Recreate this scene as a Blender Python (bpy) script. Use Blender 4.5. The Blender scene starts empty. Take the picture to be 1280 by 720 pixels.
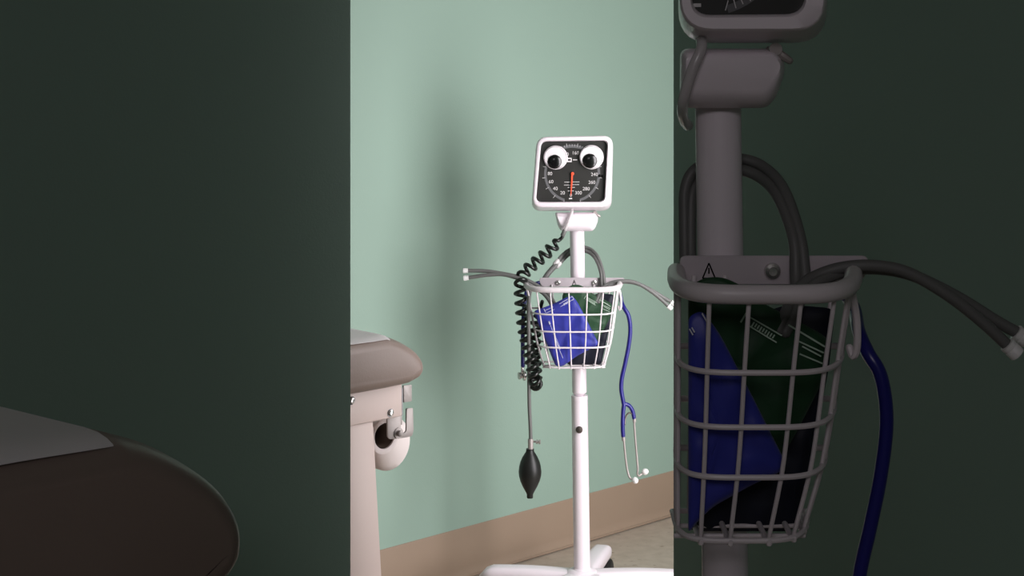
import bpy, bmesh, math, random
from mathutils import Vector, Matrix
random.seed(7)
C = bpy.context.scene.collection
PI = math.pi
F = 2000.0            # focal length in pixels of the 1280-wide frame
EYE = 1.40            # camera height
HOR = 70.0            # horizon row

# ------------------------------------------------------------------ materials
def mat(name, col, rough=.5, metal=0., spec=.5, bump=0., bscale=60., coat=0., vary=0., vscale=8., sheen=0.):
    m = bpy.data.materials.new(name); m.use_nodes = True
    nt = m.node_tree; b = nt.nodes['Principled BSDF']
    b.inputs['Base Color'].default_value = (*col, 1)
    b.inputs['Roughness'].default_value = rough
    b.inputs['Metallic'].default_value = metal
    b.inputs['Specular IOR Level'].default_value = spec
    b.inputs['Coat Weight'].default_value = coat
    b.inputs['Sheen Weight'].default_value = sheen
    tc = nt.nodes.new('ShaderNodeTexCoord')
    if bump:
        n = nt.nodes.new('ShaderNodeTexNoise'); n.inputs['Scale'].default_value = bscale; n.inputs['Detail'].default_value = 4
        nt.links.new(tc.outputs['Object'], n.inputs['Vector'])
        bp = nt.nodes.new('ShaderNodeBump'); bp.inputs['Strength'].default_value = bump; bp.inputs['Distance'].default_value = .002
        nt.links.new(n.outputs['Fac'], bp.inputs['Height']); nt.links.new(bp.outputs['Normal'], b.inputs['Normal'])
    if vary:
        n = nt.nodes.new('ShaderNodeTexNoise'); n.inputs['Scale'].default_value = vscale; n.inputs['Detail'].default_value = 5
        nt.links.new(tc.outputs['Object'], n.inputs['Vector'])
        r = nt.nodes.new('ShaderNodeValToRGB')
        r.color_ramp.elements[0].position = .3; r.color_ramp.elements[1].position = .7
        r.color_ramp.elements[0].color = (*[c*(1-vary) for c in col], 1)
        r.color_ramp.elements[1].color = (*[min(1, c*(1+vary)) for c in col], 1)
        nt.links.new(n.outputs['Fac'], r.inputs['Fac']); nt.links.new(r.outputs['Color'], b.inputs['Base Color'])
    return m

M = {}
M['wall'] = mat('sage_paint', (.290, .408, .340), .62, bump=.12, bscale=220, vary=.012, vscale=1.2, spec=.3)
M['ceiling'] = mat('ceiling_paint', (.75, .74, .72), .8, bump=.1, bscale=120)
M['base'] = mat('tan_vinyl_base', (.315, .232, .168), .5, bump=.08, bscale=60, vary=.03, vscale=5)
M['white'] = mat('white_enamel', (.82, .745, .79), .32, bump=.03, bscale=150, coat=.15)
M['plate'] = mat('grey_white_enamel', (.56, .50, .53), .42, bump=.03, bscale=150)
M['wire'] = mat('wire_coating', (.70, .64, .66), .38, bump=.03, bscale=200)
M['dial'] = mat('dial_face', (.028, .028, .026), .35, spec=.35, vary=.08, vscale=20)
M['mark'] = mat('dial_print', (.62, .60, .60), .6)
M['band'] = mat('dial_scale_band', (.11, .11, .115), .5)
M['needle'] = mat('needle_paint', (.75, .085, .03), .5)
M['eye'] = mat('eye_white', (.82, .77, .79), .45)
M['pupil'] = mat('eye_black', (.006, .006, .006), .16)
M['rubber'] = mat('black_rubber', (.008, .009, .008), .42, spec=.4, bump=.06, bscale=90)
M['coil'] = mat('black_cord', (.006, .0075, .006), .3, spec=.5, bump=.03, bscale=80)
M['hose'] = mat('grey_hose', (.125, .125, .12), .5, bump=.05, bscale=90)
M['conn'] = mat('white_connector', (.8, .79, .78), .35)
M['clearconn'] = mat('frosted_connector', (.55, .53, .52), .25)
M['blue'] = mat('blue_nylon', (.030, .038, .31), .45, spec=.4, bump=.35, bscale=25, vary=.08, vscale=18, sheen=.1)
M['green'] = mat('green_nylon', (.011, .052, .019), .5, spec=.35, bump=.35, bscale=25, vary=.1, vscale=18, sheen=.1)
M['navy'] = mat('navy_nylon', (.009, .011, .022), .55, spec=.3, bump=.3, bscale=25, vary=.1, vscale=18)
M['print'] = mat('white_print', (.62, .64, .72), .6)
M['gprint'] = mat('pale_print', (.42, .55, .44), .6)
M['stetho'] = mat('royal_blue_tubing', (.012, .011, .16), .32, spec=.5)
M['chrome'] = mat('chrome', (.68, .66, .64), .25, metal=.8)
M['steel'] = mat('brushed_steel', (.36, .325, .31), .5, metal=.35, bump=.1, bscale=120)
M['darkmetal'] = mat('dark_metal', (.10, .085, .075), .4, metal=.8)
M['vinyl'] = mat('taupe_vinyl', (.275, .208, .178), .42, bump=.10, bscale=180, vary=.03, vscale=6, spec=.4)
M['cream'] = mat('cream_enamel', (.66, .535, .49), .45, bump=.03, bscale=120)
M['paper'] = mat('exam_paper', (.80, .76, .76), .85, bump=.15, bscale=14)
M['roll'] = mat('paper_roll_white', (.72, .65, .63), .8, bump=.08, bscale=60)
M['core'] = mat('cardboard_core', (.10, .07, .05), .8)
M['caster'] = mat('caster_rubber', (.012, .012, .012), .5)

def clear_mat(name, tint, gloss, ior=1.45):
    m = bpy.data.materials.new(name); m.use_nodes = True
    nt = m.node_tree; nt.nodes.clear()
    o = nt.nodes.new('ShaderNodeOutputMaterial'); t = nt.nodes.new('ShaderNodeBsdfTransparent')
    g = nt.nodes.new('ShaderNodeBsdfGlossy'); fr = nt.nodes.new('ShaderNodeFresnel'); mx = nt.nodes.new('ShaderNodeMixShader')
    t.inputs['Color'].default_value = (*tint, 1); g.inputs['Roughness'].default_value = gloss; fr.inputs['IOR'].default_value = ior
    nt.links.new(fr.outputs['Fac'], mx.inputs['Fac']); nt.links.new(t.outputs['BSDF'], mx.inputs[1])
    nt.links.new(g.outputs['BSDF'], mx.inputs[2]); nt.links.new(mx.outputs['Shader'], o.inputs['Surface'])
    return m
M['dome'] = clear_mat('clear_dome', (.985, .985, .985), .06, 1.12)
def tube_mat():
    m = mat('clear_tubing', (.66, .62, .63), .2, spec=.6)
    m.node_tree.nodes['Principled BSDF'].inputs['Alpha'].default_value = .62
    return m
M['cleartube'] = tube_mat()

def floor_mat():
    m = mat('vinyl_tile', (.42, .36, .30), .38, spec=.4)
    nt = m.node_tree; b = nt.nodes['Principled BSDF']; tc = nt.nodes['Texture Coordinate']
    n1 = nt.nodes.new('ShaderNodeTexNoise'); n1.inputs['Scale'].default_value = 30; n1.inputs['Detail'].default_value = 6
    mp = nt.nodes.new('ShaderNodeMapping'); mp.inputs['Rotation'].default_value = (0, 0, .76); mp.inputs['Scale'].default_value = (28, 75, 1)
    n2 = nt.nodes.new('ShaderNodeTexNoise'); n2.inputs['Scale'].default_value = 1.0; n2.inputs['Detail'].default_value = 2
    nt.links.new(tc.outputs['Object'], n1.inputs['Vector']); nt.links.new(tc.outputs['Object'], mp.inputs['Vector'])
    nt.links.new(mp.outputs['Vector'], n2.inputs['Vector'])
    r1 = nt.nodes.new('ShaderNodeValToRGB'); r1.color_ramp.elements[0].position = .35; r1.color_ramp.elements[1].position = .65
    r1.color_ramp.elements[0].color = (.385, .325, .265, 1); r1.color_ramp.elements[1].color = (.45, .385, .32, 1)
    r2 = nt.nodes.new('ShaderNodeValToRGB'); r2.color_ramp.elements[0].position = .27; r2.color_ramp.elements[1].position = .34
    r2.color_ramp.elements[0].color = (.42, .36, .30, 1); r2.color_ramp.elements[1].color = (1, 1, 1, 1)
    mx = nt.nodes.new('ShaderNodeMix'); mx.data_type = 'RGBA'; mx.blend_type = 'MULTIPLY'; mx.inputs[0].default_value = 1
    nt.links.new(n1.outputs['Fac'], r1.inputs['Fac']); nt.links.new(n2.outputs['Fac'], r2.inputs['Fac'])
    nt.links.new(r1.outputs['Color'], mx.inputs[6]); nt.links.new(r2.outputs['Color'], mx.inputs[7])
    nt.links.new(mx.outputs[2], b.inputs['Base Color'])
    return m
M['floor'] = floor_mat()

# ------------------------------------------------------------------ mesh helpers
def P(px, py, D):
    return Vector(((px-640)*D/F, D, EYE-(py-HOR)*D/F))

class MB:
    def __init__(s): s.bm = bmesh.new()
    def poly(s, pts): s.bm.faces.new([s.bm.verts.new(p) for p in pts])
    def loft(s, rings, cap0=True, cap1=True, closed=True):
        vs = [[s.bm.verts.new(p) for p in r] for r in rings]
        n = len(vs[0])
        for a, b in zip(vs, vs[1:]):
            for i in range(n if closed else n-1):
                j = (i+1) % n
                try: s.bm.faces.new((a[i], a[j], b[j], b[i]))
                except ValueError: pass
        if closed and cap0: s.bm.faces.new(vs[0][::-1])
        if closed and cap1: s.bm.faces.new(vs[-1])
        return vs
    def tube(s, pts, r, seg=10, smooth=6, closed=False, round_caps=True):
        pts = [Vector(p) for p in pts]
        rs = r if isinstance(r, (list, tuple)) else [r]*len(pts)
        if smooth > 1: pts, rs = spline(pts, rs, smooth, closed)
        n = len(pts); rings = []
        up = None
        for i, p in enumerate(pts):
            if closed: t = (pts[(i+1) % n]-pts[i-1]).normalized()
            else: t = (pts[min(i+1, n-1)]-pts[max(i-1, 0)]).normalized()
            if up is None:
                up = t.orthogonal().normalized()
            up = (up - t*up.dot(t)).normalized(); sd = t.cross(up)
            rings.append((p, up.copy(), sd, rs[i], t))
        def ring(p, u, v, rr): return [p+(u*math.cos(2*PI*k/seg)+v*math.sin(2*PI*k/seg))*rr for k in range(seg)]
        out = []
        if not closed and round_caps:
            p, u, v, rr, t = rings[0]
            for a in (.95, .6): out.append(ring(p-t*rr*math.sin(a*PI/2)*.6, u, v, rr*math.cos(a*PI/2)+1e-5))
        out += [ring(p, u, v, rr) for p, u, v, rr, t in rings]
        if not closed and round_caps:
            p, u, v, rr, t = rings[-1]
            for a in (.6, .95): out.append(ring(p+t*rr*math.sin(a*PI/2)*.6, u, v, rr*math.cos(a*PI/2)+1e-5))
        if closed: out.append(out[0])
        s.loft(out, not closed, not closed)
        if closed: bmesh.ops.remove_doubles(s.bm, verts=s.bm.verts[:], dist=1e-6)
    def lathe(s, prof, origin, axis, seg=32, sx=1., xdir=None):
        axis = Vector(axis).normalized()
        u = Vector(xdir).normalized() if xdir is not None else axis.orthogonal().normalized()
        v = axis.cross(u); o = Vector(origin)
        rings = [[o+axis*h+(u*math.cos(2*PI*k/seg)*sx+v*math.sin(2*PI*k/seg))*max(r, 1e-5) for k in range(seg)] for r, h in prof]
        s.loft(rings)
    def prism(s, front, back, ch=0.):
        """front, back: matching outlines; ch: chamfer share towards the centre on the front and back rims"""
        if ch:
            cf = sum(front, Vector())/len(front); cb = sum(back, Vector())/len(back); d = (cb-cf)
            dn = d.normalized(); k = min(ch, d.length*.45)
            def ins(o, c): return [p+(c-p).normalized()*k for p in o]
            s.loft([ins(front, cf), [p+dn*k*.3+(cf-p).normalized()*k*.3 for p in front], [p+dn*k for p in front],
                    [p-dn*k for p in back], [p-dn*k*.3+(cb-p).normalized()*k*.3 for p in back], ins(back, cb)])
        else: s.loft([front, back])
    def box(s, o, ax, ay, az, x0, x1, y0, y1, z0, z1, bev=0.):
        o = Vector(o)
        q = [o+ax*x+ay*y+az*z for z in (z0, z1) for x, y in ((x0, y0), (x1, y0), (x1, y1), (x0, y1))]
        b2 = bmesh.new(); vs = [b2.verts.new(p) for p in q]
        for f in ((3, 2, 1, 0), (4, 5, 6, 7), (0, 1, 5, 4), (1, 2, 6, 5), (2, 3, 7, 6), (3, 0, 4, 7)): b2.faces.new([vs[i] for i in f])
        if bev: bmesh.ops.bevel(b2, geom=b2.edges[:], offset=bev, segments=3, profile=.5, affect='EDGES')
        me = bpy.data.meshes.new('t'); b2.to_mesh(me); b2.free(); s.bm.from_mesh(me); bpy.data.meshes.remove(me)
    def build(s, name, m, parent=None, origin=None, smooth=True, angle=40):
        bmesh.ops.recalc_face_normals(s.bm, faces=s.bm.faces[:])
        root = parent
        while root is not None and root.parent is not None: root = root.parent
        off = Vector(root.location) if root is not None else (Vector(origin) if origin is not None else Vector())
        for v in s.bm.verts: v.co -= off
        me = bpy.data.meshes.new(name); s.bm.to_mesh(me); s.bm.free()
        if smooth:
            for p in me.polygons: p.use_smooth = True
            if hasattr(me, 'set_sharp_from_angle'): me.set_sharp_from_angle(angle=math.radians(angle))
        me.materials.append(m)
        o = bpy.data.objects.new(name, me); C.objects.link(o)
        if parent is not None: o.parent = parent
        else: o.location = off
        return o

def spline(pts, rs, k, closed=False):
    n = len(pts); out = []; ro = []
    rng = n if closed else n-1
    for i in range(rng):
        if closed: p0, p1, p2, p3 = pts[i-1], pts[i], pts[(i+1) % n], pts[(i+2) % n]
        else: p0, p1, p2, p3 = pts[max(i-1, 0)], pts[i], pts[i+1], pts[min(i+2, n-1)]
        for j in range(k):
            t = j/k
            out.append(.5*((2*p1)+(p2-p0)*t+(2*p0-5*p1+4*p2-p3)*t*t+(3*p1-p0-3*p2+p3)*t**3))
            ro.append(rs[i]*(1-t)+rs[(i+1) % n]*t)
    if not closed: out.append(pts[-1].copy()); ro.append(rs[-1])
    return out, ro

def empty(name, loc, label, cat, group=None):
    o = bpy.data.objects.new(name, None); C.objects.link(o); o.location = loc; o.empty_display_size = .05
    o['label'] = label; o['category'] = cat
    if group: o['group'] = group
    return o
def tag(o, label, cat, group=None):
    o['label'] = label; o['category'] = cat
    if group: o['group'] = group
    return o
def struct(o): o['kind'] = 'structure'; return o

def rrect(c, hw, hh, r, n=6):
    """rounded rectangle outline in 2-D, list of (x, y)"""
    out = []
    for cx, cy, a0 in ((c[0]+hw-r, c[1]+hh-r, 0), (c[0]-hw+r, c[1]+hh-r, 90), (c[0]-hw+r, c[1]-hh+r, 180), (c[0]+hw-r, c[1]-hh+r, 270)):
        for k in range(n+1):
            a = math.radians(a0+90*k/n); out.append((cx+r*math.cos(a), cy+r*math.sin(a)))
    return out
def round_poly(pts, r, n=5):
    """2-D polygon with corners rounded by quadratic arcs reaching r along each edge"""
    out = []; m = len(pts)
    for i in range(m):
        p0, p, p1 = Vector(pts[i-1]), Vector(pts[i]), Vector(pts[(i+1) % m])
        rr = min(r, (p-p0).length*.45, (p1-p).length*.45)
        a = p+(p0-p).normalized()*rr; b = p+(p1-p).normalized()*rr
        for k in range(n+1):
            t = k/n; out.append(tuple(a*(1-t)**2+p*2*t*(1-t)+b*t*t))
    return out

# ------------------------------------------------------------------ camera
cam = bpy.data.cameras.new('camera'); co = bpy.data.objects.new('camera', cam); C.objects.link(co)
co.location = (0, 0, EYE); co.rotation_euler = (PI/2, 0, 0)
cam.sensor_width = 36; cam.lens = 36*F/1280
cam.shift_y = -(360-HOR)/1280
cam.clip_start = .05
bpy.context.scene.camera = co

# ------------------------------------------------------------------ room shell
Z = Vector((0, 0, 1))
A_DIR = Vector((.726, .688, 0)).normalized()      # along the sage wall, away to the right
N_DIR = Vector((A_DIR.y, -A_DIR.x, 0))            # out of the sage wall, into the room
W0 = Vector((.227, 4.636, 0))                     # a point on the wall's foot
CEIL = 2.6
def slab(name, p0, p1, z0, z1, back, m):
    """a wall from p0 to p1 with its thickness towards 'back' (a vector)"""
    b = MB()
    q = [p0+Z*z0, p1+Z*z0, p1+Z*z1, p0+Z*z1]
    b.loft([q, [v+back for v in q]])
    return struct(b.build(name, m, smooth=False))
wall_far = W0+A_DIR*3.9; wall_near = W0-A_DIR*3.6
slab('wall_back', wall_near, wall_far, 0, CEIL, -N_DIR*.1, M['wall'])
# cove base along the wall: face, then a curved toe onto the floor
def cove(name, p0, p1, nrm):
    prof = [(0, 0), (.0115, 0), (.0115, .0042), (.0185, .0042), (.0178, .0062), (.011, .008), (.0065, .017), (.0045, .03), (.0035, .128), (.002, .133), (0, .134)]
    b = MB()
    b.loft([[p0+nrm*d+Z*h for d, h in prof], [p1+nrm*d+Z*h for d, h in prof]])
    return struct(b.build(name, M['base'], smooth=True, angle=35))
cove('baseboard_back', wall_near, wall_far, N_DIR)
YD = 2.9; HALF = 202*YD/F
EL = Vector((-HALF, YD, 0)); ER = Vector((HALF, YD, 0))
LL = EL-A_DIR*2.75
slab('added_wall_left', EL, LL, 0, CEIL, -N_DIR*.08, M['wall'])  # added wall, invented to keep the left of the frame dark
R_DIR = Vector((.6, -.8, 0)).normalized()
RR = ER+R_DIR*4.55; R_BACK = Vector((-R_DIR.y, R_DIR.x, 0))*.08
slab('added_wall_front', ER, RR, 0, CEIL, R_BACK, M['wall'])  # added wall for the dark right side, angled to leave space for lights
b = MB(); q0 = [ER, ER+Vector((.040, .25, 0)), ER+Vector((.075, .25, 0)), ER+R_DIR*.05+Vector((.06, 0, 0))]
b.loft([[v.copy() for v in q0], [v+Z*CEIL for v in q0]]); struct(b.build('light_baffle_1', M['wall'], smooth=False))  # unseen jamb added to keep room light off the left wall
slab('header_baffle', EL, ER, 2.08, CEIL, Vector((0, .06, 0)), M['wall'])  # unseen lintel added to cut room light spilling through the doorway
slab('wall_right', Vector((3.05, -2, 0)), Vector((3.05, 7.6, 0)), 0, CEIL, Vector((.1, 0, 0)), M['wall'])
slab('wall_side', Vector((-2.45, -2, 0)), Vector((-2.45, 2.3, 0)), 0, CEIL, Vector((-.1, 0, 0)), M['wall'])
slab('wall_rear', Vector((-2.45, -2, 0)), Vector((3.05, -2, 0)), 0, CEIL, Vector((0, -.1, 0)), M['wall'])
b = MB(); b.box((0, 0, 0), Vector((1, 0, 0)), Vector((0, 1, 0)), Z, -2.6, 3.15, -2.15, 7.7, -.1, 0); struct(b.build('floor', M['floor'], smooth=False))
b = MB(); b.box((0, 0, 0), Vector((1, 0, 0)), Vector((0, 1, 0)), Z, -2.6, 3.15, -2.15, 7.7, CEIL, CEIL+.1); struct(b.build('ceiling', M['ceiling'], smooth=False))

# ------------------------------------------------------------------ blood pressure stand
DS = 4.0; MAG = 3.168; DN = DS/MAG

def build_stand(near):
    if near:
        def L(px, py, dy=0.): return P(640+MAG*(px-640), 360+MAG*(py-360), DN+dy)
        def unL(v, dy=0.):  # row for a height
            return 360+((HOR+(EYE-v)*F/(DN+dy))-360)/MAG
        S = DN*MAG/F
    else:
        def L(px, py, dy=0.): return P(px, py, DS+dy)
        def unL(v, dy=0.): return HOR+(EYE-v)*F/(DS+dy)
        S = DS/F
    XMIN = 705.5 if near else 0
    def ax(py): return 721.3+(py-290)*.0150
    hub_row = unL(.116)
    foot = L(ax(hub_row), hub_row, 0); foot = Vector((foot.x, foot.y, 0))
    tagn = 'near' if near else ''
    root = empty('blood_pressure_stand', foot,
        'larger unlit white rolling stand cropped at its gauge, in front of dark wall' if near else
        'brightly lit white rolling blood pressure stand with googly eyes on its gauge', 'medical stand')
    Yf = Vector((0, -1, 0))
    # --- gauge housing: frame with a rounded opening, deep body
    if near: fo = [(706.5, 170.5), (766, 169.5), (763.5, 259), (706.0, 259)]; fi = [(711.5, 176.6), (759.4, 175.8), (755.2, 251.9), (711, 252.3)]
    else: fo = [(671.2, 171), (766, 169.5), (763.5, 259.2), (664.6, 259.5)]; fi = [(676.7, 176.9), (759.4, 175.8), (755.2, 251.9), (669.8, 252.5)]
    def grow(o, g, drop=0.):
        cx = sum(p[0] for p in o)/len(o); cy = sum(p[1] for p in o)/len(o)
        return [(cx+(x-cx)*(1+g), cy+(y-cy)*(1+g)+drop) for x, y in o]
    ro = round_poly(fo, 13, 7); ri = round_poly(fi, 7.5, 7)
    ring = lambda o, dy: [L(x, y, dy) for x, y in o]
    b = MB()
    seq = [ring(ri, -.062), ring(grow(ri, .012), -.0695), ring(grow(ri, .03), -.072), ring(grow(ro, -.03), -.072), ring(grow(ro, -.008), -.0695), ring(ro, -.064),
           ring(grow(ro, .012, 1.2), -.05), ring(grow(ro, .016, 3.6), -.026), ring(grow(ro, -.02, 4.0), -.02)]
    b.loft(seq, cap0=False, cap1=True)
    b.loft([ring(ri, -.062), ring(grow(ri, .0), -.056)], False, True)
    b.build('gauge_housing', M['white'], root, angle=50)
    # --- dial plate
    b = MB(); b.loft([ring(grow(ri, -.001), -.0615), ring(grow(ri, -.001), -.0575)]); dial = b.build('dial', M['dial'], root)
    ccx, ccy = 715.2, 217.3
    lay = -.0619
    def arc(bm_, r0, r1, a0, a1, n=48, sx=.98):
        i = [L(ccx+sx*r0*math.cos(a0+(a1-a0)*k/n), ccy-r0*math.sin(a0+(a1-a0)*k/n), lay) for k in range(n+1)]
        o = [L(ccx+sx*r1*math.cos(a0+(a1-a0)*k/n), ccy-r1*math.sin(a0+(a1-a0)*k/n), lay) for k in range(n+1)]
        bm_.loft([i, o], closed=False)
    D2 = math.radians
    if not near:
        b = MB(); arc(b, 32.6, 35.6, D2(-105), D2(-360+106-180+2*0), 8) if False else None
        arc(b, 32.6, 35.8, D2(-107), D2(-107-240+95), 40)
        arc(b, 32.6, 35.8, D2(-73), D2(20), 30); arc(b, 32.6, 36.5, D2(62), D2(118), 20)
        b.build('scale_band', M['band'], dial, smooth=False)
        b = MB()
        for k in range(61):
            a = D2(-107-(360-34)*k/60); big = k % 4 == 0
            deg = math.degrees(a) % 360
            if not big and not (60 < deg < 120): continue
            r0, r1 = (34.5, 38.5) if big else (34.5, 37)
            d = Vector((.98*math.cos(a), math.sin(a))); t = Vector((-d.y, d.x))*(.22 if big else .14)
            q = [(ccx+d.x*r0+t.x, ccy-d.y*r0-t.y), (ccx+d.x*r1+t.x, ccy-d.y*r1-t.y), (ccx+d.x*r1-t.x, ccy-d.y*r1+t.y), (ccx+d.x*r0-t.x, ccy-d.y*r0+t.y)]
            b.poly([L(x, y, lay-.0002) for x, y in q])
        def bar(x0, x1, y, h, lift=.0002): b.poly([L(x0, y-h/2, lay-lift), L(x1, y-h/2, lay-lift), L(x1, y+h/2, lay-lift), L(x0, y+h/2, lay-lift)])
        for x0, x1, y in ((705.5, 713.2, 227.6), (716, 724.5, 227.4), (705, 714, 231.3), (715.5, 724.2, 230.8), (709.8, 718.8, 234.3), (709.8, 717.5, 238.6)):
            n = max(2, int((x1-x0)/1.6))
            for k in range(n):
                w = (x1-x0)/n; bar(x0+k*w, x0+k*w+w*.78, y, .75)
        bar(711.2, 715.2, 248.2, 1.5)
        bar(709, 714.6, 199.9, 5.4); bar(716.2, 721.5, 199.8, 1.1)
        b.build('tick_markings', M['mark'], dial, smooth=False)
        b = MB()
        for x0, x1 in ((710, 711.4), (711.9, 713.3)):
            b.poly([L(x0, 198.6, lay-.0005), L(x1, 198.6, lay-.0005), L(x1, 201.2, lay-.0005), L(x0, 201.2, lay-.0005)])
        b.poly([L(747.3, 218.5, lay-.0004), L(750.2, 217.8, lay-.0004), L(750.8, 221.4, lay-.0004), L(747.8, 222, lay-.0004)])
        b.poly([L(751.3, 218.8, lay-.0004), L(753.9, 218.5, lay-.0004), L(754.2, 222, lay-.0004), L(751.6, 222.3, lay-.0004)])
        b.build('dark_stop_markings', M['pupil'], dial, smooth=False)
    # numerals
    def text(bm_, s, px, py, size, dyy):
        cu = bpy.data.curves.new('txt', 'FONT'); cu.body = s; cu.size = size; cu.align_x = 'CENTER'; cu.align_y = 'CENTER'
        ob = bpy.data.objects.new('txt', cu); C.objects.link(ob)
        dg = bpy.context.evaluated_depsgraph_get(); me = bpy.data.meshes.new_from_object(ob.evaluated_get(dg))
        vs = [bm_.bm.verts.new(L(px+v.co.x, py-v.co.y, dyy)) for v in me.vertices]
        for f in me.polygons:
            try: bm_.bm.faces.new([vs[i] for i in f.vertices])
            except ValueError: pass
        bpy.data.objects.remove(ob); bpy.data.curves.remove(cu); bpy.data.meshes.remove(me)
    b = MB()
    nums = [('300', 722.9, 241.2), ('280', 732.7, 236.1), ('0', 713.6, 244.2), ('260', 739.8, 228.1), ('240', 743, 218.2), ('220', 741.5, 207.5), ('200', 735.5, 198), ('180', 728, 192.5), ('160', 718.6, 189.5)] if near else [('0', 713.6, 244.2), ('20', 703.2, 241.2), ('40', 694.2, 235.8), ('60', 688.8, 227.2), ('80', 687.5, 217.2), ('140', 706.5, 193), ('160', 719.4, 191.3),
            ('240', 743, 218.2), ('260', 739.8, 228.1), ('280', 732.7, 236.1), ('300', 722.9, 241.2)]
    for s_, x, y in nums: text(b, s_, x, y, 6.0, lay-.0004)
    b.build('numeral_lettering', M['mark'], dial, smooth=False)
    if near:
        b = MB(); arc(b, 32.6, 35.8, D2(-73), D2(95), 50); b.build('scale_band', M['band'], dial, smooth=False)
        b = MB()
        for x0, y0, x1, y1 in ((725.3, 246.5, 724.2, 250.5), (727.4, 246, 728.4, 249.6), (730, 245.2, 731.2, 248), (732.6, 244, 734.2, 246.8), (711.6, 248.4, 714.6, 248.4)):
            d = Vector((x1-x0, y1-y0)).normalized(); t = Vector((-d.y, d.x))*(.7 if y0 == y1 else .2)
            b.poly([L(x0+t.x, y0+t.y, lay-.0003), L(x1+t.x, y1+t.y, lay-.0003), L(x1-t.x, y1-t.y, lay-.0003), L(x0-t.x, y0-t.y, lay-.0003)])
        b.build('tick_markings', M['mark'], dial, smooth=False)
    b = MB()
    b.prism([L(x, y, -.0655) for x, y in ((714.2, 216), (716.4, 216), (715.6, 231), (714.0, 244.5), (713.2, 244.5), (713.6, 231))],
            [L(x, y, -.0645) for x, y in ((714.2, 216), (716.4, 216), (715.6, 231), (714.0, 244.5), (713.2, 244.5), (713.6, 231))])
    b.lathe([(.0, 0), (.004, 0), (.004, .005), (0, .0055)], L(715.6, 217, -.0618), Yf, 16)
    b.build('needle', M['needle'], dial)
    # --- googly eyes
    if not near:
        for ex, ey, er, qx, qy, qr in ((694.5, 196.8, 14.8, 693.3, 202.0, 8.6), (739.3, 196.3, 14.9, 737.2, 200.9, 8.9)):
            b = MB(); o = L(ex, ey, -.0618); R = er*S
            b.lathe([(R*.96, 0), (R, .0015), (R, .004), (R*.97, .0052), (R*.93, .0054), (R*.9, .0046), (0, .0044)], o, Yf, 40, xdir=(1, 0, 0))
            eye = b.build('googly_eye', M['eye'], root)
            b = MB(); r2 = qr*S
            b.lathe([(r2, 0), (r2*1., .0014), (r2*.9, .0026), (r2*.6, .0044), (r2*.3, .0052), (0, .0054)], L(qx, qy, -.0618)+Yf*.0047, Yf, 36); b.build('pupil', M['pupil'], eye)
            b = MB()
            b.lathe([(R*.955, .0052), (R*.93, .0085), (R*.82, .0125), (R*.62, .0155), (R*.36, .0172), (R*.12, .0178), (0, .0179)], o, Yf, 40); b.build('clear_dome', M['dome'], eye)
    # --- bracket under the gauge: horizontal barrel
    b = MB()
    if near: prof = [(706.3, 265.5), (744.5, 265.5), (747.6, 271), (747.4, 276), (744.4, 284.5), (740.5, 289), (708, 289), (706.2, 284)]
    else: prof = [(693.2, 265.5), (744.5, 265), (747.6, 271), (747.4, 276), (744.4, 284.5), (740.5, 289), (702.8, 289), (699.5, 286.5), (696.8, 281), (694.8, 273)]
    pr = round_poly(prof, 3.5, 4)
    cpx = sum(x for x, y in pr)/len(pr); cpy = 272
    def sc(k, ky): return [(cpx+(x-cpx)*k, cpy+(y-cpy)*ky) for x, y in pr]
    b.loft([ring(sc(.90, .55), -.047), ring(sc(.945, .78), -.042), ring(sc(1., 1), -.027), ring(sc(1, 1), .012), ring(sc(.95, .8), .026), ring(sc(.9, .6), .03)])
    br = b.build('gauge_bracket', M['white'], root, angle=60)
    b = MB(); b.tube([L(741, 265.6, -.03), L(744, 266.6, -.034), L(747, 268.6, -.036), L(750, 270.6, -.036)], [.0022, .003, .0034, .0026], 8)
    b.lathe([(0, 0), (.005, 0), (.005, .004), (0, .004)], L(743.8, 265.8, -.036), Yf, 12)
    b.build('release_clip', M['steel'], br)
    # --- pole, sleeve, screw
    b = MB()
    low = L(ax(490), 490, 0); top = L(ax(272), 272, 0)
    if near: low = L(ax(660), 660, 0)
    b.tube([top, low], .0181, 32, 1); b.build('pole', M['white'], root)
    sl0 = L(ax(494), 494, 0) if not near else L(ax(640), 640, 0)
    sl1 = Vector((foot.x, foot.y, .098))
    b = MB(); dv = (sl1-sl0); ln = dv.length
    b.lathe([(.0185, 0), (.0203, 0), (.0207, .001), (.0207, .011), (.0203, .013), (.0205, .02), (.0205, ln)], sl0, dv, 36)
    slv = b.build('pole_sleeve', M['white'], root)
    b = MB(); sp = sl0+dv*.18 if not near else sl0+dv*.3
    so = sp+Vector((-.0025, -.0196, 0))
    b.lathe([(.0, 0), (.0088, 0), (.0088, .0016), (.0074, .0038), (.004, .0048), (0, .005)], so, Yf, 20); b.build('screw', M['darkmetal'], slv)
    # --- five-legged base
    b = MB(); b.lathe([(.0, .07), (.040, .07), (.046, .076), (.046, .104), (.040, .112), (.030, .117), (.0235, .1185), (.0215, .122), (0, .122)], foot, Z, 40)
    b.build('hub', M['white'], root)
    for ang in (74, 169, 2, 236, 301):
        d = Vector((math.cos(D2(ang)), math.sin(D2(ang)), 0)); sd = Vector((-d.y, d.x, 0))
        rings = []; LN = .262
        for k in range(15):
            t = k/14
            r = .030+t*(LN-.030)
            w = .030-.006*t; zt = .113+.004*math.sin(t*PI)-.004*t; zb = .072+.004*t
            if t > .86:
                e = (t-.86)/.14; w *= math.sqrt(max(.0, 1-e*e*.92)); zt -= .022*e*e; 
            cz = (zt+zb)/2; hh = (zt-zb)/2
            sec = rrect((0, 0), w, hh, min(w, hh)*.75, 4)
            rings.append([foot+d*r+sd*x+Z*(cz+y) for x, y in sec])
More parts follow.
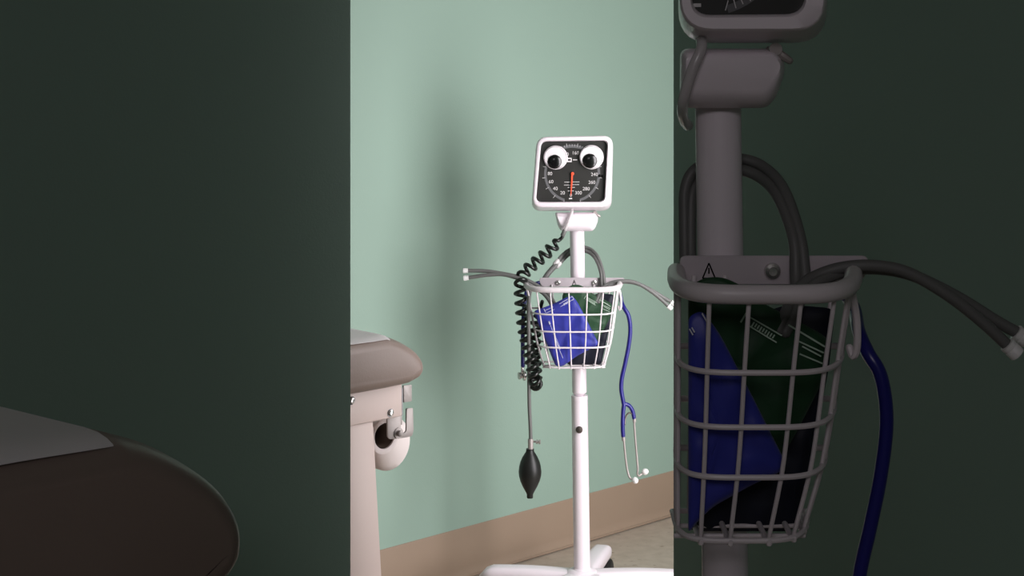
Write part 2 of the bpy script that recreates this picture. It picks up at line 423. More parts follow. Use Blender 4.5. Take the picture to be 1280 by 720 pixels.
        b = MB(); b.loft(rings); leg = b.build('leg', M['white'], root, angle=60)
        ce = foot+d*.236
        b = MB(); b.lathe([(0, .058), (.012, .058), (.012, .078), (0, .078)], ce, Z, 14)
        off = .012
        for sgn in (-1, 1):
            b.lathe([(.0, 0), (.030, 0), (.034, .003), (.034, .013), (.030, .016), (0, .016)], ce+sd*(sgn*.004)+d*off+Z*.0342, sd*sgn, 24)
        b.build('caster', M['caster'], leg)
    # --- basket
    cx0 = 716.; d0 = -.034
    def level(row_front, a, bdep, cx):
        zf = L(cx, row_front, d0-bdep).z
        return zf, a, bdep, cx
    LV = [level(362.6, 58.5, .118, 716), level(393.5, 53.6, .104, 716.5), level(415., 50, .095, 717), level(434.8, 46.2, .087, 717.3), level(459.8, 38.8, .076, 717.6)]
    if near:
        LV = [level(362.6, 34.95, .118, 739.75), level(393.5, 32.7, .104, 737.5), level(415., 31.2, .095, 736.), level(434.8, 29.5, .087, 734.2), level(459.8, 25.8, .076, 730.6)]
    PW = .5
    def bp(i, t):
        zf, a, bd, cx = LV[i]
        c, s_ = math.cos(t), math.sin(t)
        x = cx+a*math.copysign(abs(c)**PW, c); dy = d0-bd*abs(s_)**PW
        v = L(x, 360, dy); return Vector((v.x, v.y, zf))
    ts = [PI*k/40 for k in range(41)]
    wb = MB()
    for i in (1, 2, 3): wb.tube([bp(i, t) for t in ts], .0021, 8, 2)
    wb.tube([bp(4, t) for t in ts]+[bp(4, PI*1.0)*(1-k/6)+bp(4, 0)*(k/6) for k in range(1, 6)], .0021, 8, 1, closed=True)
    us = [-.776, -.484, -.086, .31, .654, .90]
    if near: us = [-.62, -.17, .42, .80]
    tv = [math.acos(math.copysign(abs(u)**(1/PW), u)) for u in us]+[.10, .24, .42, PI-.08, PI-.2, PI-.36]
    for t in tv:
        w = [bp(i, t)+Vector((0, .0028, 0)) for i in range(5)]
        e = w[-1].copy(); e2 = Vector((e.x, DN+d0 if near else DS+d0, e.z))
        w[0].z -= .004
        wb.tube(w, .0017, 8, 3); wb.tube([e-Z*.004+Vector((0, -.004, .004)), e-Z*.003, (e+e2)/2-Z*.002, e2], .0021, 8, 2)
    yb = DN+d0 if near else DS+d0
    for f_ in (.33, .66):
        p, q = bp(4, PI-.02), bp(4, .02); yy = yb+(bp(4, PI/2).y-yb)*f_
        wb.tube([Vector((p.x*yy/yb, yy, p.z-.004)), Vector((q.x*yy/yb, yy, q.z-.004))], .0018, 8, 1)
    zf, a, bd, cx = LV[0]
    for u in (-.8, -.45, .45, .8):
        tp = L(cx+a*u, 350, d0); tp.z = zf-.004; q, p = bp(4, 0), bp(4, PI); bt = Vector((p.x+(q.x-p.x)*(u+1)/2, yb, p.z))
        wb.tube([tp, bt], .0021, 8, 1)
    for i in (1, 2, 3):
        wb.tube([bp(i, 0), bp(i, PI)], .0024, 8, 1)
    # hanging wire hook on the right side
    hk = bp(0, .1)
    wb.tube([L(774.2, 362, -.07), L(776, 372, -.072), L(776.2, 383, -.072), L(774.6, 387, -.07), L(773, 383, -.068)], .0029, 8, 4)
    bas = wb.build('wire_basket', M['wire'], root)
    rb = MB(); rb.tube([bp(0, t) for t in ts], .0068, 14, 2); rb.build('basket_rim', M['wire'], bas)
    # plate
    x0 = 706.2 if near else 674.5
    pl = round_poly([(x0, 347.2), (780.6, 347.2), (780.6, 353), (777, 358.6), (x0+3, 358.6), (x0, 353)], 3, 3)
    b = MB(); b.prism([L(x, y, -.031) for x, y in pl], [L(x, y, -.022) for x, y in pl], .0015)
    b.build('mounting_plate', M['plate'], bas, angle=30)
    for sx in ((742.7,) if near else (697.4, 742.7)):
        b = MB(); o = L(sx, 353.3, -.031)
        b.lathe([(.0, 0), (.0066, 0), (.0066, .001), (.0058, .003), (.0034, .0042), (.0030, .0032), (0, .003)], o, Yf, 20)
        b.build('plate_screw', M['chrome'], bas)
    b = MB()
    def stroke(x0, y0, x1, y1, w, dy):
        d = Vector((x1-x0, y1-y0)).normalized(); t = Vector((-d.y, d.x))*w
        b.poly([L(x0+t.x, y0+t.y, dy), L(x1+t.x, y1+t.y, dy), L(x1-t.x, y1-t.y, dy), L(x0-t.x, y0-t.y, dy)])
    for q in ((717.7, 350.2, 715.2, 356.2), (717.7, 350.2, 720.2, 356.2), (715.2, 356.2, 720.2, 356.2), (717.7, 352, 717.7, 354.4)): stroke(*q, .28, -.0314)
    b.build('warning_triangle', M['pupil'], bas, smooth=False)
    # --- clear air tube from the gauge
    b = MB()
    if near: pts = [L(714.8, 262, -.045), L(714.6, 266, -.053), L(711.5, 273, -.055), L(708.6, 282, -.053), L(707.4, 288, -.045), L(707.6, 293, -.02), L(709.5, 296, .01)]
    else: pts = [L(714.8, 262, -.045), L(714.6, 266, -.053), L(711.5, 275, -.055), L(707.5, 285, -.053), L(704.8, 290.5, -.05)]
    b.tube(pts, .0042, 10, 6); b.build('clear_air_tube', M['cleartube'], root)
    return root, L, foot

stand, LM, footm = build_stand(False)
stand2, LN_, footn = build_stand(True)

# ------------------------------------------------------------------ cuffs
def cuff_body(L, outline, plane, thick, rnd=4):
    """puffy folded cloth: rings from the edge to the middle, front and back"""
    o = round_poly(outline, rnd, 4); dense = []
    n = len(o)
    for i in range(n):
        p, q = Vector(o[i]), Vector(o[(i+1) % n]); k = max(1, int((q-p).length/4))
        for j in range(k): dense.append(tuple(p+(q-p)*j/k))
    cx = sum(p[0] for p in dense)/len(dense); cy = sum(p[1] for p in dense)/len(dense)
    b = MB()
    fr = []
    for f in (1, .975, .94, .88, .75, .55, .3, .04):
        th = thick*(1-((f-.75)/.25)**2)**.5 if f > .75 else thick
        row = []; rowb = []
        for x, y in dense:
            px, py = cx+(x-cx)*f, cy+(y-cy)*f
            wv = .0016*math.sin(px*.31+py*.17)+.0012*math.sin(py*.42-px*.12)
            dy = plane(px, py)
            row.append(L(px, py, dy-th+wv*(th/thick))); rowb.append(L(px, py, dy+th*.9+wv*(th/thick)))
        fr.append((row, rowb))
    rings = [r for r, _ in fr[::-1]]+[r for _, r in fr[1:]]
    b.loft(rings)
    return b

def build_cuffs(near):
    L = LN_ if near else LM
    clip = lambda o: [(max(x, 709.5), y) for x, y in o] if near else o
    sfx = 'in the larger dim basket' if near else 'in the brightly lit basket'
    def strokes(cuff, plane, th, items, m):
        b = MB()
        for x0, y0, x1, y1, w in items:
            d = Vector((x1-x0, y1-y0)).normalized(); t = Vector((-d.y, d.x))*w
            if near and min(x0, x1) < 710: continue
            q = ((x0+t.x, y0+t.y), (x1+t.x, y1+t.y), (x1-t.x, y1-t.y), (x0-t.x, y0-t.y))
            b.poly([L(x, y, plane(x, y)-th-.0026) for x, y in q])
        b.build('printed_markings', m, cuff, smooth=False)
    def dashes(x0, y0, x1, y1, n, h):
        d = Vector((x1-x0, y1-y0)); t = Vector((-d.y, d.x)).normalized()*h; out = []
        for k in range(n):
            p = Vector((x0, y0))+d*((k+.3)/n); q = p+t*(.7 if k % 3 else 1); out.append((p.x-t.x*.4, p.y-t.y*.4, q.x, q.y, .28))
        return out
    base = L(716, 455, -.07)
    # navy, rearmost
    pn = lambda x, y: -.056
    nav = empty('blood_pressure_cuff', L(735, 456, -.056), 'folded dark navy cuff at the back, '+sfx, 'cuff')
    o = [(748, 366.5), (767.5, 368), (765, 392), (757, 432), (751.5, 456), (709, 456), (704, 436), (716, 400), (733, 372)]
    cuff_body(L, clip(o), pn, .007).build('cuff_body', M['navy'], nav)
    # looped hoses behind the pole
    b = MB()
    if near:
        tubes = [[(756.5, 364, -.05), (755.6, 355, -.042), (753.6, 340, -.03), (747.6, 322, -.005), (740, 312.8, .025), (731, 309.2, .036), (721, 309.6, .04), (712, 313.5, .036), (708.3, 321, .032), (708, 333, .028), (708.2, 346, .02), (708.2, 356, .01)],
                 [(752.5, 364, -.05), (752, 355, -.04), (751, 340, -.03), (745, 324, -.005), (738, 316.5, .02), (730, 313.4, .03), (721, 314, .036), (713.5, 318, .036), (711, 324, .032), (710.5, 333, .028), (710.5, 346, .02), (710.5, 356, .01)]]
    else:
        tubes = [[(756.5, 364, -.05), (755.6, 355, -.042), (753.6, 340, -.03), (747.6, 322, -.005), (740, 312.8, .025), (731, 309.2, .036), (721, 309.4, .04), (711, 312.7, .034), (703, 319, .02), (697.2, 326.2, .005)],
                 [(752.5, 364, -.05), (752, 355, -.04), (751, 340, -.03), (745, 324, -.005), (738, 316.5, .02), (730, 313.4, .03), (721, 314, .036), (712, 317.5, .03), (705.5, 323, .02), (699.8, 329.6, .005)]]
    for tb in tubes: b.tube([L(*p) for p in tb], .0047, 10, 6)
    b.build('air_hose', M['hose'], nav)
    if not near:
        b = MB()
        for (x0, y0), (x1, y1) in (((697.6, 325.6), (693, 330.4)), ((700.2, 329), (696, 333.6))):
            b.tube([L(x0, y0, .005), L(x1, y1, .002)], .0058, 12, 1)
        b.build('clear_coupling', M['clearconn'], nav)
        b = MB(); b.tube([L(695.4, 331, .002), L(689, 337.5, -.002), L(683, 345, -.008), L(679, 353, -.012), L(677, 362, -.015)], .0068, 12, 5)
        b.tube([L(693.5, 330.2, .002), L(686.5, 337, -.002), L(681, 344, -.008), L(677, 352, -.012)], .0016, 6, 4)
        b.build('lower_hose', M['clearconn'] if False else M['hose'], nav)
    # green, middle
    pg = lambda x, y: -.082+.004*((x-735)/30)
    gr = empty('blood_pressure_cuff', L(735, 432, -.08), 'folded dark green cuff standing behind the blue one, '+sfx, 'cuff')
    o = [(703, 368), (709, 359.5), (716, 355.8), (723, 355.6), (730, 358.6), (738, 365.5), (752, 372.5), (765.5, 380), (764, 394), (757.5, 407), (749, 423), (742, 430), (722, 432), (709, 430), (702, 412)]
    cuff_body(L, clip(o), pg, .007).build('cuff_body', M['green'], gr)
    it = [(732.6, 369.6, 730.2, 373.6, .35), (733, 371, 746.5, 378.8, .28), (732, 374, 744.4, 381.5, .28)]+dashes(735, 373.8, 744, 379.4, 9, 1.5)
    it += [(749, 374.5, 763.5, 383.2, .35), (754.5, 383, 762, 387, .3), (753.5, 386, 762.5, 389.8, .3), (752, 380.5, 763, 385.6, .3)]
    strokes(gr, pg, .007, it, M['gprint'])
    b = MB()
    h1 = [(745, 377, -.085), (748.5, 369, -.08), (752, 361.5, -.06), (759, 355.8, -.048), (770, 352, -.045), (783, 351.2, -.045), (796.5, 354, -.045), (812.5, 363.2, -.046), (826, 373.8, -.047), (835.5, 382.6, -.048)]
    h2 = [(747.4, 378, -.085), (751.5, 370, -.08), (755, 362.5, -.06), (762, 357, -.05), (772, 353.2, -.04), (784, 352.4, -.036), (798, 355, -.036), (815.5, 363.4, -.036), (831, 373, -.036), (839.4, 377.6, -.036)]
    for tb in (h1, h2): b.tube([L(*p) for p in tb], .0047, 10, 6)
    hs = b.build('air_hose', M['hose'], gr)
    b = MB()
    for (p, q) in (((835, 382, -.048), (839.4, 386.2, -.048)), ((838.6, 377.2, -.036), (843.4, 380.8, -.036))):
        P0, P1 = L(*p), L(*q); d = P1-P0; b.lathe([(.0035, 0), (.0062, .0005), (.0062, d.length*.35), (.0052, d.length*.4), (.0062, d.length*.5), (.0062, d.length), (.004, d.length+.001), (.0035, d.length-.004), (0, d.length-.005)], P0, d, 16)
    b.build('hose_connector', M['conn'], hs)
    # blue, front
    pb = lambda x, y: -.110+.0002*(y-380)
    bl = empty('blood_pressure_cuff', L(702, 458, -.1), 'folded bright blue cuff leaning at the front, '+sfx, 'cuff')
    o = [(667, 388.5), (679, 384.6), (692, 379.6), (703, 374), (715, 368.6), (722, 378), (735, 403), (747.8, 428.5), (746, 432.5), (733, 438.6), (719, 446.5), (709.5, 453.5), (703.5, 458), (694.5, 458), (690, 447), (680, 421), (672, 403)]
    cuff_body(L, clip(o) if not near else [(x, y) for x, y in [(709.5, 371.3), (715, 368.6), (722, 378), (735, 403), (747.8, 428.5), (746, 432.5), (733, 438.6), (719, 446.5), (713, 452.5), (709.5, 457)]], pb, .007).build('cuff_body', M['blue'], bl)
    it = [(699, 380, 715.5, 370.5, .28), (700.5, 383.4, 717, 374, .28), (715, 370, 717.4, 374.2, .28)]+dashes(704.5, 380.2, 712, 375.9, 8, 2.0)
    it += [(679.8, 386, 682.4, 391, .35), (681.2, 388.2, 691.4, 383.6, .25), (683, 391.2, 693, 386.8, .25)]
    it += [(686.2, 401.4, 687.6, 405.4, .9), (687.6, 405, 693, 420, .22)]+dashes(692.8, 417, 700.6, 437, 16, 1.6)+[(694, 424, 703.6, 447.6, .22)]
    strokes(bl, pb, .007, it, M['print'])
    if not near:
        b = MB()
        h1 = [(695.5, 384, -.094), (688, 371, -.08), (679, 361.8, -.07), (663, 352.2, -.062), (648, 346.2, -.058), (628, 341.8, -.055), (609, 339, -.053), (594, 338.4, -.052), (584.4, 338.3, -.052)]
        h2 = [(691, 384, -.094), (684, 372, -.082), (675, 363.8, -.074), (657.5, 353.6, -.07), (644, 346.8, -.066), (626, 343, -.062), (605, 344.2, -.06), (594, 345.9, -.058), (585.2, 347.2, -.057)]
        for tb in (h1, h2): b.tube([L(*p) for p in tb], .0048, 10, 6)
        hs = b.build('air_hose', M['hose'], bl)
        b = MB()
        for (p, q) in (((585, 338.3, -.052), (579, 338.4, -.052)), ((585.8, 347, -.057), (579.6, 347.9, -.057))):
            P0, P1 = L(*p), L(*q); d = P1-P0; b.lathe([(.0035, 0), (.0060, .0005), (.0060, d.length*.3), (.005, d.length*.36), (.0064, d.length*.45), (.0064, d.length), (.004, d.length+.001), (.0035, d.length-.004), (0, d.length-.005)], P0, d, 16)
        b.build('hose_connector', M['conn'], hs)
build_cuffs(False); build_cuffs(True)

# ------------------------------------------------------------------ coiled cord
L = LM
cord = empty('coiled_cord', L(672, 486, -.07), 'black coiled air cord hanging in front of the basket from the gauge', 'cord')
path = [(704.6, 292, -.05), (702, 297.5, -.05), (696, 302, -.05), (687.5, 312, -.05), (678.5, 320.5, -.05), (669, 328.5, -.052), (660.5, 336, -.055), (654, 343.5, -.06), (650.6, 354, -.075), (650.4, 367, -.08), (651.2, 379, -.08),
        (652.4, 392, -.08), (653.6, 403, -.08), (655.4, 414, -.08), (657.6, 424, -.08), (660, 435, -.08), (662.2, 445, -.08), (664.4, 455, -.082), (666.4, 465, -.082), (668.2, 473, -.080), (669.4, 478.5, -.072), (670, 480.5, -.058), (670, 478, -.044),
        (669.6, 470, -.036), (669.2, 460, -.034), (668.8, 448, -.034), (668.4, 436, -.034), (668.2, 424, -.034), (668.6, 412, -.034), (670, 402, -.034), (672, 394, -.036), (675.5, 385, -.04), (678, 376, -.045)]
pts, _ = spline([L(*p) for p in path], [0]*len(path), 12)
def resample(pts, step):
    out = [pts[0]]; carry = 0
    for a, b_ in zip(pts, pts[1:]):
        l = (b_-a).length; d = step-carry
        while d <= l: out.append(a+(b_-a)*(d/l)); d += step
        carry = l-(d-step)
    return out
STEP = .0011
pts = resample(pts, STEP); total = STEP*len(pts)
out = []; up = None; acc = 0.
for i, p in enumerate(pts):
    t = (pts[min(i+1, len(pts)-1)]-pts[max(i-1, 0)]).normalized()
    if up is None: up = Vector((0, -1, 0))
    up = (up-t*up.dot(t)).normalized(); v = t.cross(up)
    d = i*STEP; r = .0125*min(1, max(0, (d-.018)/.02))*min(1, max(0, (total-d-.03)/.03))
    y_low = min(1, max(0, (d-.27)/.06))
    acc += 2*PI*STEP/(.0235-.0055*y_low)
    out.append(p+(up*math.cos(acc)+v*math.sin(acc))*r)
b = MB(); b.tube(out, .0046, 10, 1); b.build('coils', M['coil'], cord)
b = MB(); b.tube([L(706, 288, -.051), L(703.2, 294.5, -.05)], .0056, 12, 1); b.build('cord_coupling', M['hose'], cord)

# ------------------------------------------------------------------ inflation bulb
bulb = empty('inflation_bulb', L(662.4, 622, -.06), 'black rubber squeeze bulb hanging on a thin grey tube beside the pole', 'bulb')
b = MB(); b.tube([L(664, 360, -.07), L(661.4, 372, -.098), L(660.6, 390, -.1), L(660.8, 410, -.1), L(661, 440, -.085), L(661.2, 470, -.062), L(661.4, 490, -.06), L(661.8, 510, -.06), L(663, 535, -.06), L(663.5, 551, -.06)], .0046, 12, 6)
b.build('grey_tube', M['hose'], bulb)
o = L(662.4, 622.5, -.06); s = 1/500.*.985
prof = [(0, 0), (3.6, 0), (4, .8), (4, 4.6), (4.6, 6), (6.4, 9.5), (9.4, 15), (12.2, 21.5), (13.9, 28), (14.3, 33), (13.7, 39), (12.2, 45), (9.6, 51), (6.8, 55.5), (5.4, 57.6), (5, 59.6), (5, 61.6), (0, 61.6)]
b = MB(); b.lathe([(r*s, hh*s) for r, hh in prof], o, Vector((.003, 0, 1)), 36); b.build('rubber_bulb', M['rubber'], bulb, angle=60)
b = MB(); b.lathe([(0, 0), (.0066, 0), (.0066, .026), (.0058, .0295), (0, .0295)], L(663.2, 563.4, -.06), Z, 24); vb = b.build('valve_body', M['steel'], bulb)
b = MB(); b.lathe([(0, 0), (.0026, 0), (.0026, .008), (.0052, .009), (.0052, .0125), (.003, .013), (.003, .0145), (.0056, .0155), (.0056, .019), (0, .0195)], L(666, 551.8, -.06), Vector((1, -.25, 0)), 18); b.build('valve_knob', M['chrome'], vb)

# ------------------------------------------------------------------ stethoscopes
def stethoscope(L, near):
    st = empty('stethoscope', L(795, 604, -.07), 'stethoscope with dim dark blue tubing hanging on the larger basket' if near else
               'brightly lit blue stethoscope hanging from the right side of the basket', 'stethoscope')
    if near: head = [(734, 392, .036), (734, 376, .034), (738, 362, .036), (748, 357, .034), (765, 357, .02)]
    else: head = [(653.6, 458, -.03), (653.4, 430, -.03), (653.8, 405, -.03), (655.5, 380, -.02), (660, 361, .006), (672, 354, .026), (690, 353, .034), (722, 353, .042), (748, 354, .034), (765, 357, .02)]
    body = [(774.2, 366.5, -.008), (776.8, 377, -.05), (780.4, 385.5, -.07), (785.6, 395, -.075), (787.8, 412, -.075), (785.6, 433, -.075), (781.2, 455, -.075), (777.4, 472, -.075), (776.4, 486, -.075), (778.6, 500, -.075), (779.9, 506.5, -.075)]
    b = MB(); b.tube([L(*p) for p in head+body], .0052, 12, 6)
    b.tube([L(779.9, 505.5, -.075), L(778.9, 514, -.077), L(778.3, 527, -.08), L(778.4, 538, -.08), L(779, 545.6, -.08)], .0052, 12, 5)
    b.tube([L(779.3, 505.5, -.075), L(782.4, 505.2, -.073), L(786.4, 507.2, -.07), L(790.4, 513, -.068), L(792.6, 523, -.068)], .0050, 12, 5)
    b.build('blue_tubing', M['stetho'], st)
    b = MB()
    if near: o = L(734, 396, .036)
    else: o = L(653, 469.5, -.03)
    b.lathe([(0, -.008), (.0105, -.008), (.0125, -.006), (.0125, -.002), (.007, 0), (.006, .004), (.009, .006), (.009, .010), (0, .0105)], o, Vector((-1, -.35, 0)), 28)
    b.tube([o+Z*.004, o+Z*.026], .004, 10, 1)
    b.build('chest_piece', M['chrome'], st)
    b = MB()
    b.tube([L(779, 543, -.08), L(779.8, 549, -.08), L(781, 563, -.08), L(783, 580, -.08), L(785, 591, -.081), L(788, 597.8, -.084), L(793.4, 599.8, -.088)], .0026, 10, 6)
    b.lathe([(0, 0), (.0044, 0), (.0044, .012), (0, .012)], L(779.6, 551, -.08), L(779, 545, -.08)-L(779.6, 551, -.08), 14)
    e1 = b.build('ear_tube', M['steel'], st)
    b = MB()
    b.tube([L(792.6, 521, -.068), L(793.2, 535, -.068), L(794.8, 556, -.068), L(796.4, 575, -.068), L(797.2, 586, -.068), L(796.8, 592, -.067), L(798.6, 594.6, -.064), L(803, 591.8, -.06), L(806, 589.4, -.058)], .0026, 10, 6)
    b.lathe([(0, 0), (.0042, 0), (.0042, .011), (0, .011)], L(793, 527.6, -.068), Z, 14)
    e2 = b.build('ear_tube', M['steel'], st)
    b = MB(); b.tube([L(781, 531, -.078), L(781.4, 524, -.076), L(783.6, 518.6, -.074), L(787, 516, -.072), L(790.6, 518, -.07), L(792.4, 523, -.068)], .0019, 8, 6); b.build('spring_bar', M['darkmetal'], st)
    for c, d, e in (((793.4, 599.9, -.088), Vector((.30, -.9, -.12)), e1), ((805.2, 590, -.059), Vector((.75, -.5, .35)), e2)):
        b = MB(); b.lathe([(0, 0), (.0045, 0), (.0072, .003), (.0078, .007), (.0070, .011), (.0045, .0145), (.0028, .0155), (.002, .0125), (0, .0125)], L(*c)-d.normalized()*.004, d, 20)
        b.build('ear_tip', M['conn'], e)
    return st
stethoscope(LM, False); stethoscope(LN_, True)

# ------------------------------------------------------------------ exam table in the lit room
A0 = Vector((-.227, 3.31, 0))
def T(s, w, z): return A0+A_DIR*s+N_DIR*w+Z*z
def TP(px, py, w=0.):
    k = (px-640)/F; o = A0+N_DIR*w
    # (k*Y - o.x)*N.x + (Y - o.y)*N.y = 0
    Y = (o.x*N_DIR.x+o.y*N_DIR.y)/(k*N_DIR.x+N_DIR.y)
    return P(px, py, Y)

PADP = [(-.0622, 1.), (-.0371, .922), (-.017, .84), (.0054, .724), (.0222, .606), (.0334, .486), (.0386, .382), (.0397, .29), (.0377, .2), (.0312, .125), (.0222, .075), (.0075, .037), (-.004, .016), (-.06, 0)]
ROLL = [(0, .022), (.001, .0175), (.004, .012), (.009, .007), (.017, .003), (.03, 0)]
def pad_top(s, q, e=0.):
    """height share of the pad's upper side at s (metres from the frame's end)"""
    s = s/q
    if s <= PADP[0][0]: return 1.
    for (s0, h0), (s1, h1) in zip(PADP, PADP[1:8]):
        if s <= s1: return h0+(h1-h0)*(s-s0)/(s1-s0)
    return PADP[7][1]
def cushion(fr, s0, w0, w1, z0, z1, q=1.):
    """padded top: bullnose side profile run across the width, rolled over at the two long sides"""
    H = z1-z0; b = MB(); rings = []
    far = [(s0+.05, 0), (s0, .2), (s0-.01*q, .5), (s0+.01, .85), (s0+.07, 1.0)]
    pr, _ = spline([Vector((s*q, h*H, 0)) for s, h in PADP], [0]*len(PADP), 3)
    pr = [(p.x, p.y) for p in pr]+[(s, h*H) for s, h in far]+[(s0*.5, H)]
    # inward normals of the outline for the roll-over
    n = len(pr); nor = []
    for i in range(n):
        d = Vector((pr[(i+1) % n][0]-pr[i-1][0], pr[(i+1) % n][1]-pr[i-1][1])).normalized(); nor.append((d.y, -d.x))
    cs = sum(p[0] for p in pr)/n; ch = H/2
    sgn = 1 if (cs-pr[6][0])*nor[6][0]+(ch-pr[6][1])*nor[6][1] > 0 else -1
    steps = ROLL
    seq = [(w1-dw*q, i*q) for dw, i in steps]+[(w0+dw*q, i*q) for dw, i in steps[::-1]]
    for w, ins in seq:
        rings.append([fr(p[0]+sgn*m_[0]*ins, w, z0+p[1]+sgn*m_[1]*ins) for p, m_ in zip(pr, nor)])
    b.loft(rings); return b

tab = empty('exam_table', T(-.7, -.28, 0), 'cream metal exam table with taupe padded top in the bright room', 'exam table')
cushion(T, -1.5, -.60, .036, .722, .830).build('padded_top', M['vinyl'], tab, angle=70)
b = MB(); b.box(T(0, 0, 0), A_DIR, N_DIR, Z, -1.40, 0, -.55, 0, .655, .7228, .003); ap = b.build('frame_apron', M['cream'], tab, angle=30)
b = MB(); b.box(T(0, 0, 0), A_DIR, N_DIR, Z, .0004, .0034, -.54, -.002, .656, .713); b.build('dark_end_strip', M['pupil'], ap, smooth=False)  # thin black strip across the apron's end
for px, py in ((488.2, 516.2), (439.6, 500.8)):
    b = MB(); o = TP(px, py, 0.0)
    b.lathe([(0, 0), (.0085, 0), (.0085, .0006), (0, .0008)], o, N_DIR, 20)
    b.build('screw_socket', M['pupil'], ap)
    b = MB(); b.lathe([(0, .0006), (.0066, .0006), (.0062, .003), (.0035, .0042), (.003, .003), (0, .0028)], o, N_DIR, 20)
    b.build('screw', M['chrome'], ap)
# legs: tapered posts
for s_out, s_in, wa, wb in ((-.0715, -.20, -.006, -.075), (-1.32, -1.20, -.006, -.075), (-.0715, -.20, -.545, -.475), (-1.32, -1.20, -.545, -.475)):
    fl = .045 if s_out > -1 else -.045
    b = MB()
    topq = [T(s_out, wa, .66), T(s_in, wa, .66), T(s_in, wb, .66), T(s_out, wb, .66)]
    botq = [T(s_out+fl, wa, 0), T(s_in+fl*.6, wa, 0), T(s_in+fl*.6, wb, 0), T(s_out+fl, wb, 0)]
    b.loft([botq, topq])
    bmesh.ops.bevel(b.bm, geom=b.bm.edges[:], offset=.003, segments=2, profile=.5, affect='EDGES')
    b.build('leg', M['cream'], tab, angle=30)
# paper-roll bracket: J-shaped plate with a bolt
def plate(name, outline, w, th, m, parent, rnd=2.2):
    o = round_poly(outline, rnd, 4); b = MB()
    b.prism([TP(x, y, w) for x, y in o], [TP(x, y, w)-N_DIR*th for x, y in o], .0008)
    return b.build(name, m, parent, angle=30)
jb = plate('paper_bracket', [(484.2, 522), (500.6, 520), (501.2, 541.5), (506, 541.8), (508.6, 539), (508.6, 510.6), (516.4, 510.0), (517.2, 538), (515.4, 545), (510, 546.6), (499.5, 548.2), (487.5, 549.3), (484.6, 546)], -.012, .004, M['steel'], tab, 1.6)
plate('bracket_tab', [(504.4, 482), (514.8, 481), (514.8, 501.6), (505, 503.2)], -.02, .004, M['steel'], jb, .6)
plate('bracket_tab', [(499.5, 518), (502.6, 517.6), (502.8, 531), (499.8, 531.2)], -.016, .004, M['steel'], jb, .6)
b = MB(); b.lathe([(0, 0), (.0115, 0), (.0115, .002), (.0062, .0022), (.0062, .009), (.005, .010), (0, .0102)], TP(497.8, 541.4, -.012), N_DIR, 20); b.build('bolt', M['steel'], jb)

# paper roll under the table's end
roll = empty('paper_roll', TP(487, 590, -.05), 'white exam paper roll under the end of the lit table', 'paper roll')
def circ(c, r, e1, e2, n=36): return [c+(e1*math.cos(2*PI*k/n)+e2*math.sin(2*PI*k/n))*r for k in range(n)]
E1 = (A_DIR*.92+N_DIR*.38).normalized()
c0 = TP(481, 545, -.050); c1 = TP(486.5, 554.5, -.10)
e1, e2 = A_DIR, Z
b = MB()
b.loft([circ(c0-N_DIR*.03, .027, e1, e2), circ(c0, .027, e1, e2), circ(c0+N_DIR*.001, .030, e1, e2), circ(c0+N_DIR*.001, .037, e1, e2), circ(c0, .0385, e1, e2),
        circ(c0*.7+c1*.3-Z*.002, .044, e1, e2), circ(c0*.35+c1*.65-Z*.002, .051, e1, e2), circ(c1, .0575, e1, e2), circ(c1-N_DIR*.34, .0575, e1, e2)], False, True)
b.build('rolled_paper', M['roll'], roll, angle=50)
b = MB(); b.loft([circ(c0-N_DIR*.004, .0268, e1, e2), circ(c0-N_DIR*.34, .0268, e1, e2), circ(c0-N_DIR*.34, .02, e1, e2), circ(c0-N_DIR*.004, .024, e1, e2)], False, False)
b.build('cardboard_core', M['core'], roll)

# paper on the table
def paper_sheet(fr, s0, s1, w0, w1, z0, z1, q, name):
    b = MB(); ns, nw = 60, 14
    def edge(w):
        d = max(0, (.036-w)/q)
        for (d0, i0), (d1, i1) in zip(ROLL, ROLL[1:]):
            if d <= d1: return (i0+(i1-i0)*(d-d0)/(d1-d0))*q
        return 0
    def pt(i, j):
        t = i/ns; s = s0+(s1-s0)*(t if t < 0 else 1-(1-t)**1.8); w = w0+(w1-w0)*(1-(1-j/nw)**2.2)
        z = z0+(z1-z0)*pad_top(s, q)-edge(w)+.0025*q+.0008*(1+math.sin(s*23+w*9))*q
        return fr(s, w, z)
    top = [[pt(i, j) for j in range(nw+1)] for i in range(ns+1)]
    up = [[b.bm.verts.new(p) for p in r] for r in top]; lo = [[b.bm.verts.new(p-Z*.0012) for p in r] for r in top]
    for i in range(ns):
        for j in range(nw):
            b.bm.faces.new((up[i][j], up[i+1][j], up[i+1][j+1], up[i][j+1])); b.bm.faces.new((lo[i][j], lo[i][j+1], lo[i+1][j+1], lo[i+1][j]))
    for i in range(ns):
        b.bm.faces.new((up[i][0], lo[i][0], lo[i+1][0], up[i+1][0])); b.bm.faces.new((up[i][nw], up[i+1][nw], lo[i+1][nw], lo[i][nw]))
    for j in range(nw):
        b.bm.faces.new((up[0][j], up[0][j+1], lo[0][j+1], lo[0][j])); b.bm.faces.new((up[ns][j], lo[ns][j], lo[ns][j+1], up[ns][j+1]))
    return b.build(name, M['paper'], None, origin=fr((s0+s1)/2, (w0+w1)/2, z1))
tag(paper_sheet(T, -1.36, -.054, -.52, .027, .722, .830, 1., 'table_paper'), 'bright white paper sheet lying on the lit exam table', 'paper')

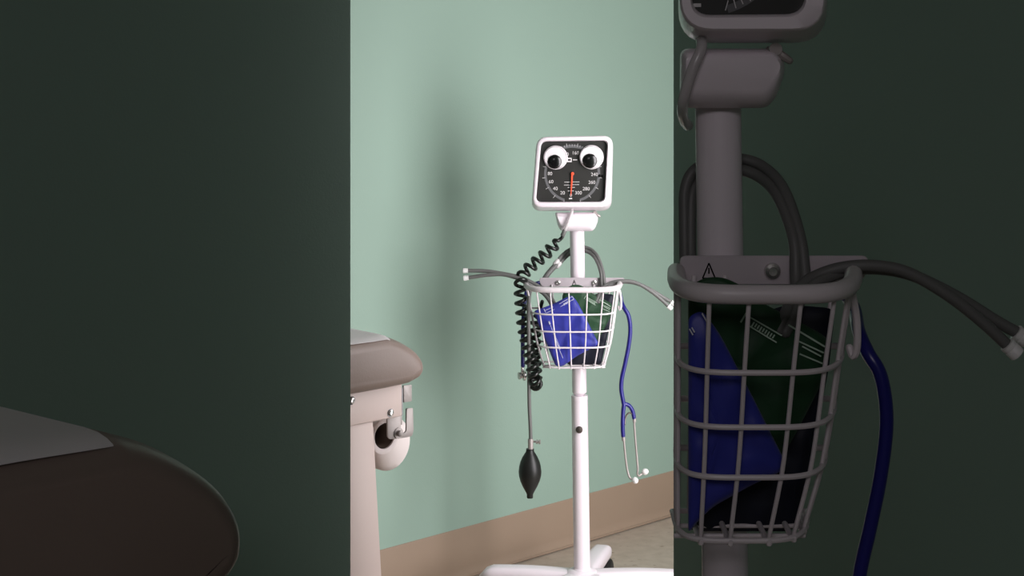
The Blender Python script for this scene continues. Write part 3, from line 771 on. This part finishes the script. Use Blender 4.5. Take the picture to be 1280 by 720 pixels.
# ------------------------------------------------------------------ exam table in the dim foreground
Q = 1.42
B0 = Vector((-.3315, 1.62, 0))+A_DIR*.006
def U(s, w, z): return B0+A_DIR*(s-.15*(.036-w))+N_DIR*w+Z*z      # its end is cut slightly askew
ZT = 1.033
tab2 = empty('exam_table', U(-.6, -.4, 0), 'larger dark taupe padded table end in the unlit foreground', 'exam table')
cushion(U, -1.3, -.80, .036, ZT-.186, ZT, Q).build('padded_top', M['vinyl'], tab2, angle=70)
b = MB(); b.box(U(0, 0, 0), A_DIR, N_DIR, Z, -1.2, -.03, -.62, .0, ZT-.31, ZT-.185, .004); b.build('frame_apron', M['cream'], tab2, angle=30)
for s_out, s_in, wa, wb in ((-.10, -.25, -.006, -.10), (-1.12, -.98, -.006, -.10), (-.10, -.25, -.61, -.52), (-1.12, -.98, -.61, -.52)):
    b = MB(); b.box(U(0, 0, 0), A_DIR, N_DIR, Z, min(s_out, s_in), max(s_out, s_in), min(wa, wb), max(wa, wb), 0, ZT-.305, .004); b.build('leg', M['cream'], tab2, angle=30)
tag(paper_sheet(U, -1.15, -.098, -.68, .024, ZT-.186, ZT, Q, 'table_paper'), 'dim grey paper sheet lying on the larger unlit table', 'paper')

# ------------------------------------------------------------------ light
def area(name, loc, target, sx, sy, power, col):
    l = bpy.data.lights.new(name, 'AREA'); l.shape = 'RECTANGLE'; l.size = sx; l.size_y = sy; l.energy = power; l.color = col
    o = bpy.data.objects.new(name, l); C.objects.link(o); o.location = loc
    o.rotation_euler = (Vector(target)-Vector(loc)).to_track_quat('-Z', 'Y').to_euler(); return o
area('room_fill', (.86, 3.28, .9), (.03, 3.87, .62), .46, 1.5, 20, (1, .955, .98))  # unseen upright softbox added beside the doorway for stand and table
area('room_fill', (1.6, 2.35, 1.2), (.1, 4.2, .5), 1.1, 1.5, 23, (1, .955, .98))  # unseen softbox added behind the right wall for even frontal light
area('room_fill', (-.5, 3.05, 2.5), (.25, 4.0, .3), .5, .4, .7, (1, .955, .98))  # weak unseen fill added from the upper left
area('room_fill', (1.5, 5.0, 2.55), (1.2, 4.9, .3), .8, .6, 8, (1, .955, .98))  # unseen overhead light added deeper in the room
area('corridor_fill', (-.2, -1.5, 2.5), (0, .8, .8), .9, .9, 12.8, (1, .93, .985))  # dim light added behind the camera, set for the dark sides
w = bpy.data.worlds.new('world'); bpy.context.scene.world = w; w.use_nodes = True
w.node_tree.nodes['Background'].inputs[0].default_value = (.02, .02, .02, 1)
vs = bpy.context.scene.view_settings
vs.view_transform = 'Standard'; vs.look = 'None'; vs.exposure = 0; vs.gamma = 1; vs.use_curve_mapping = False
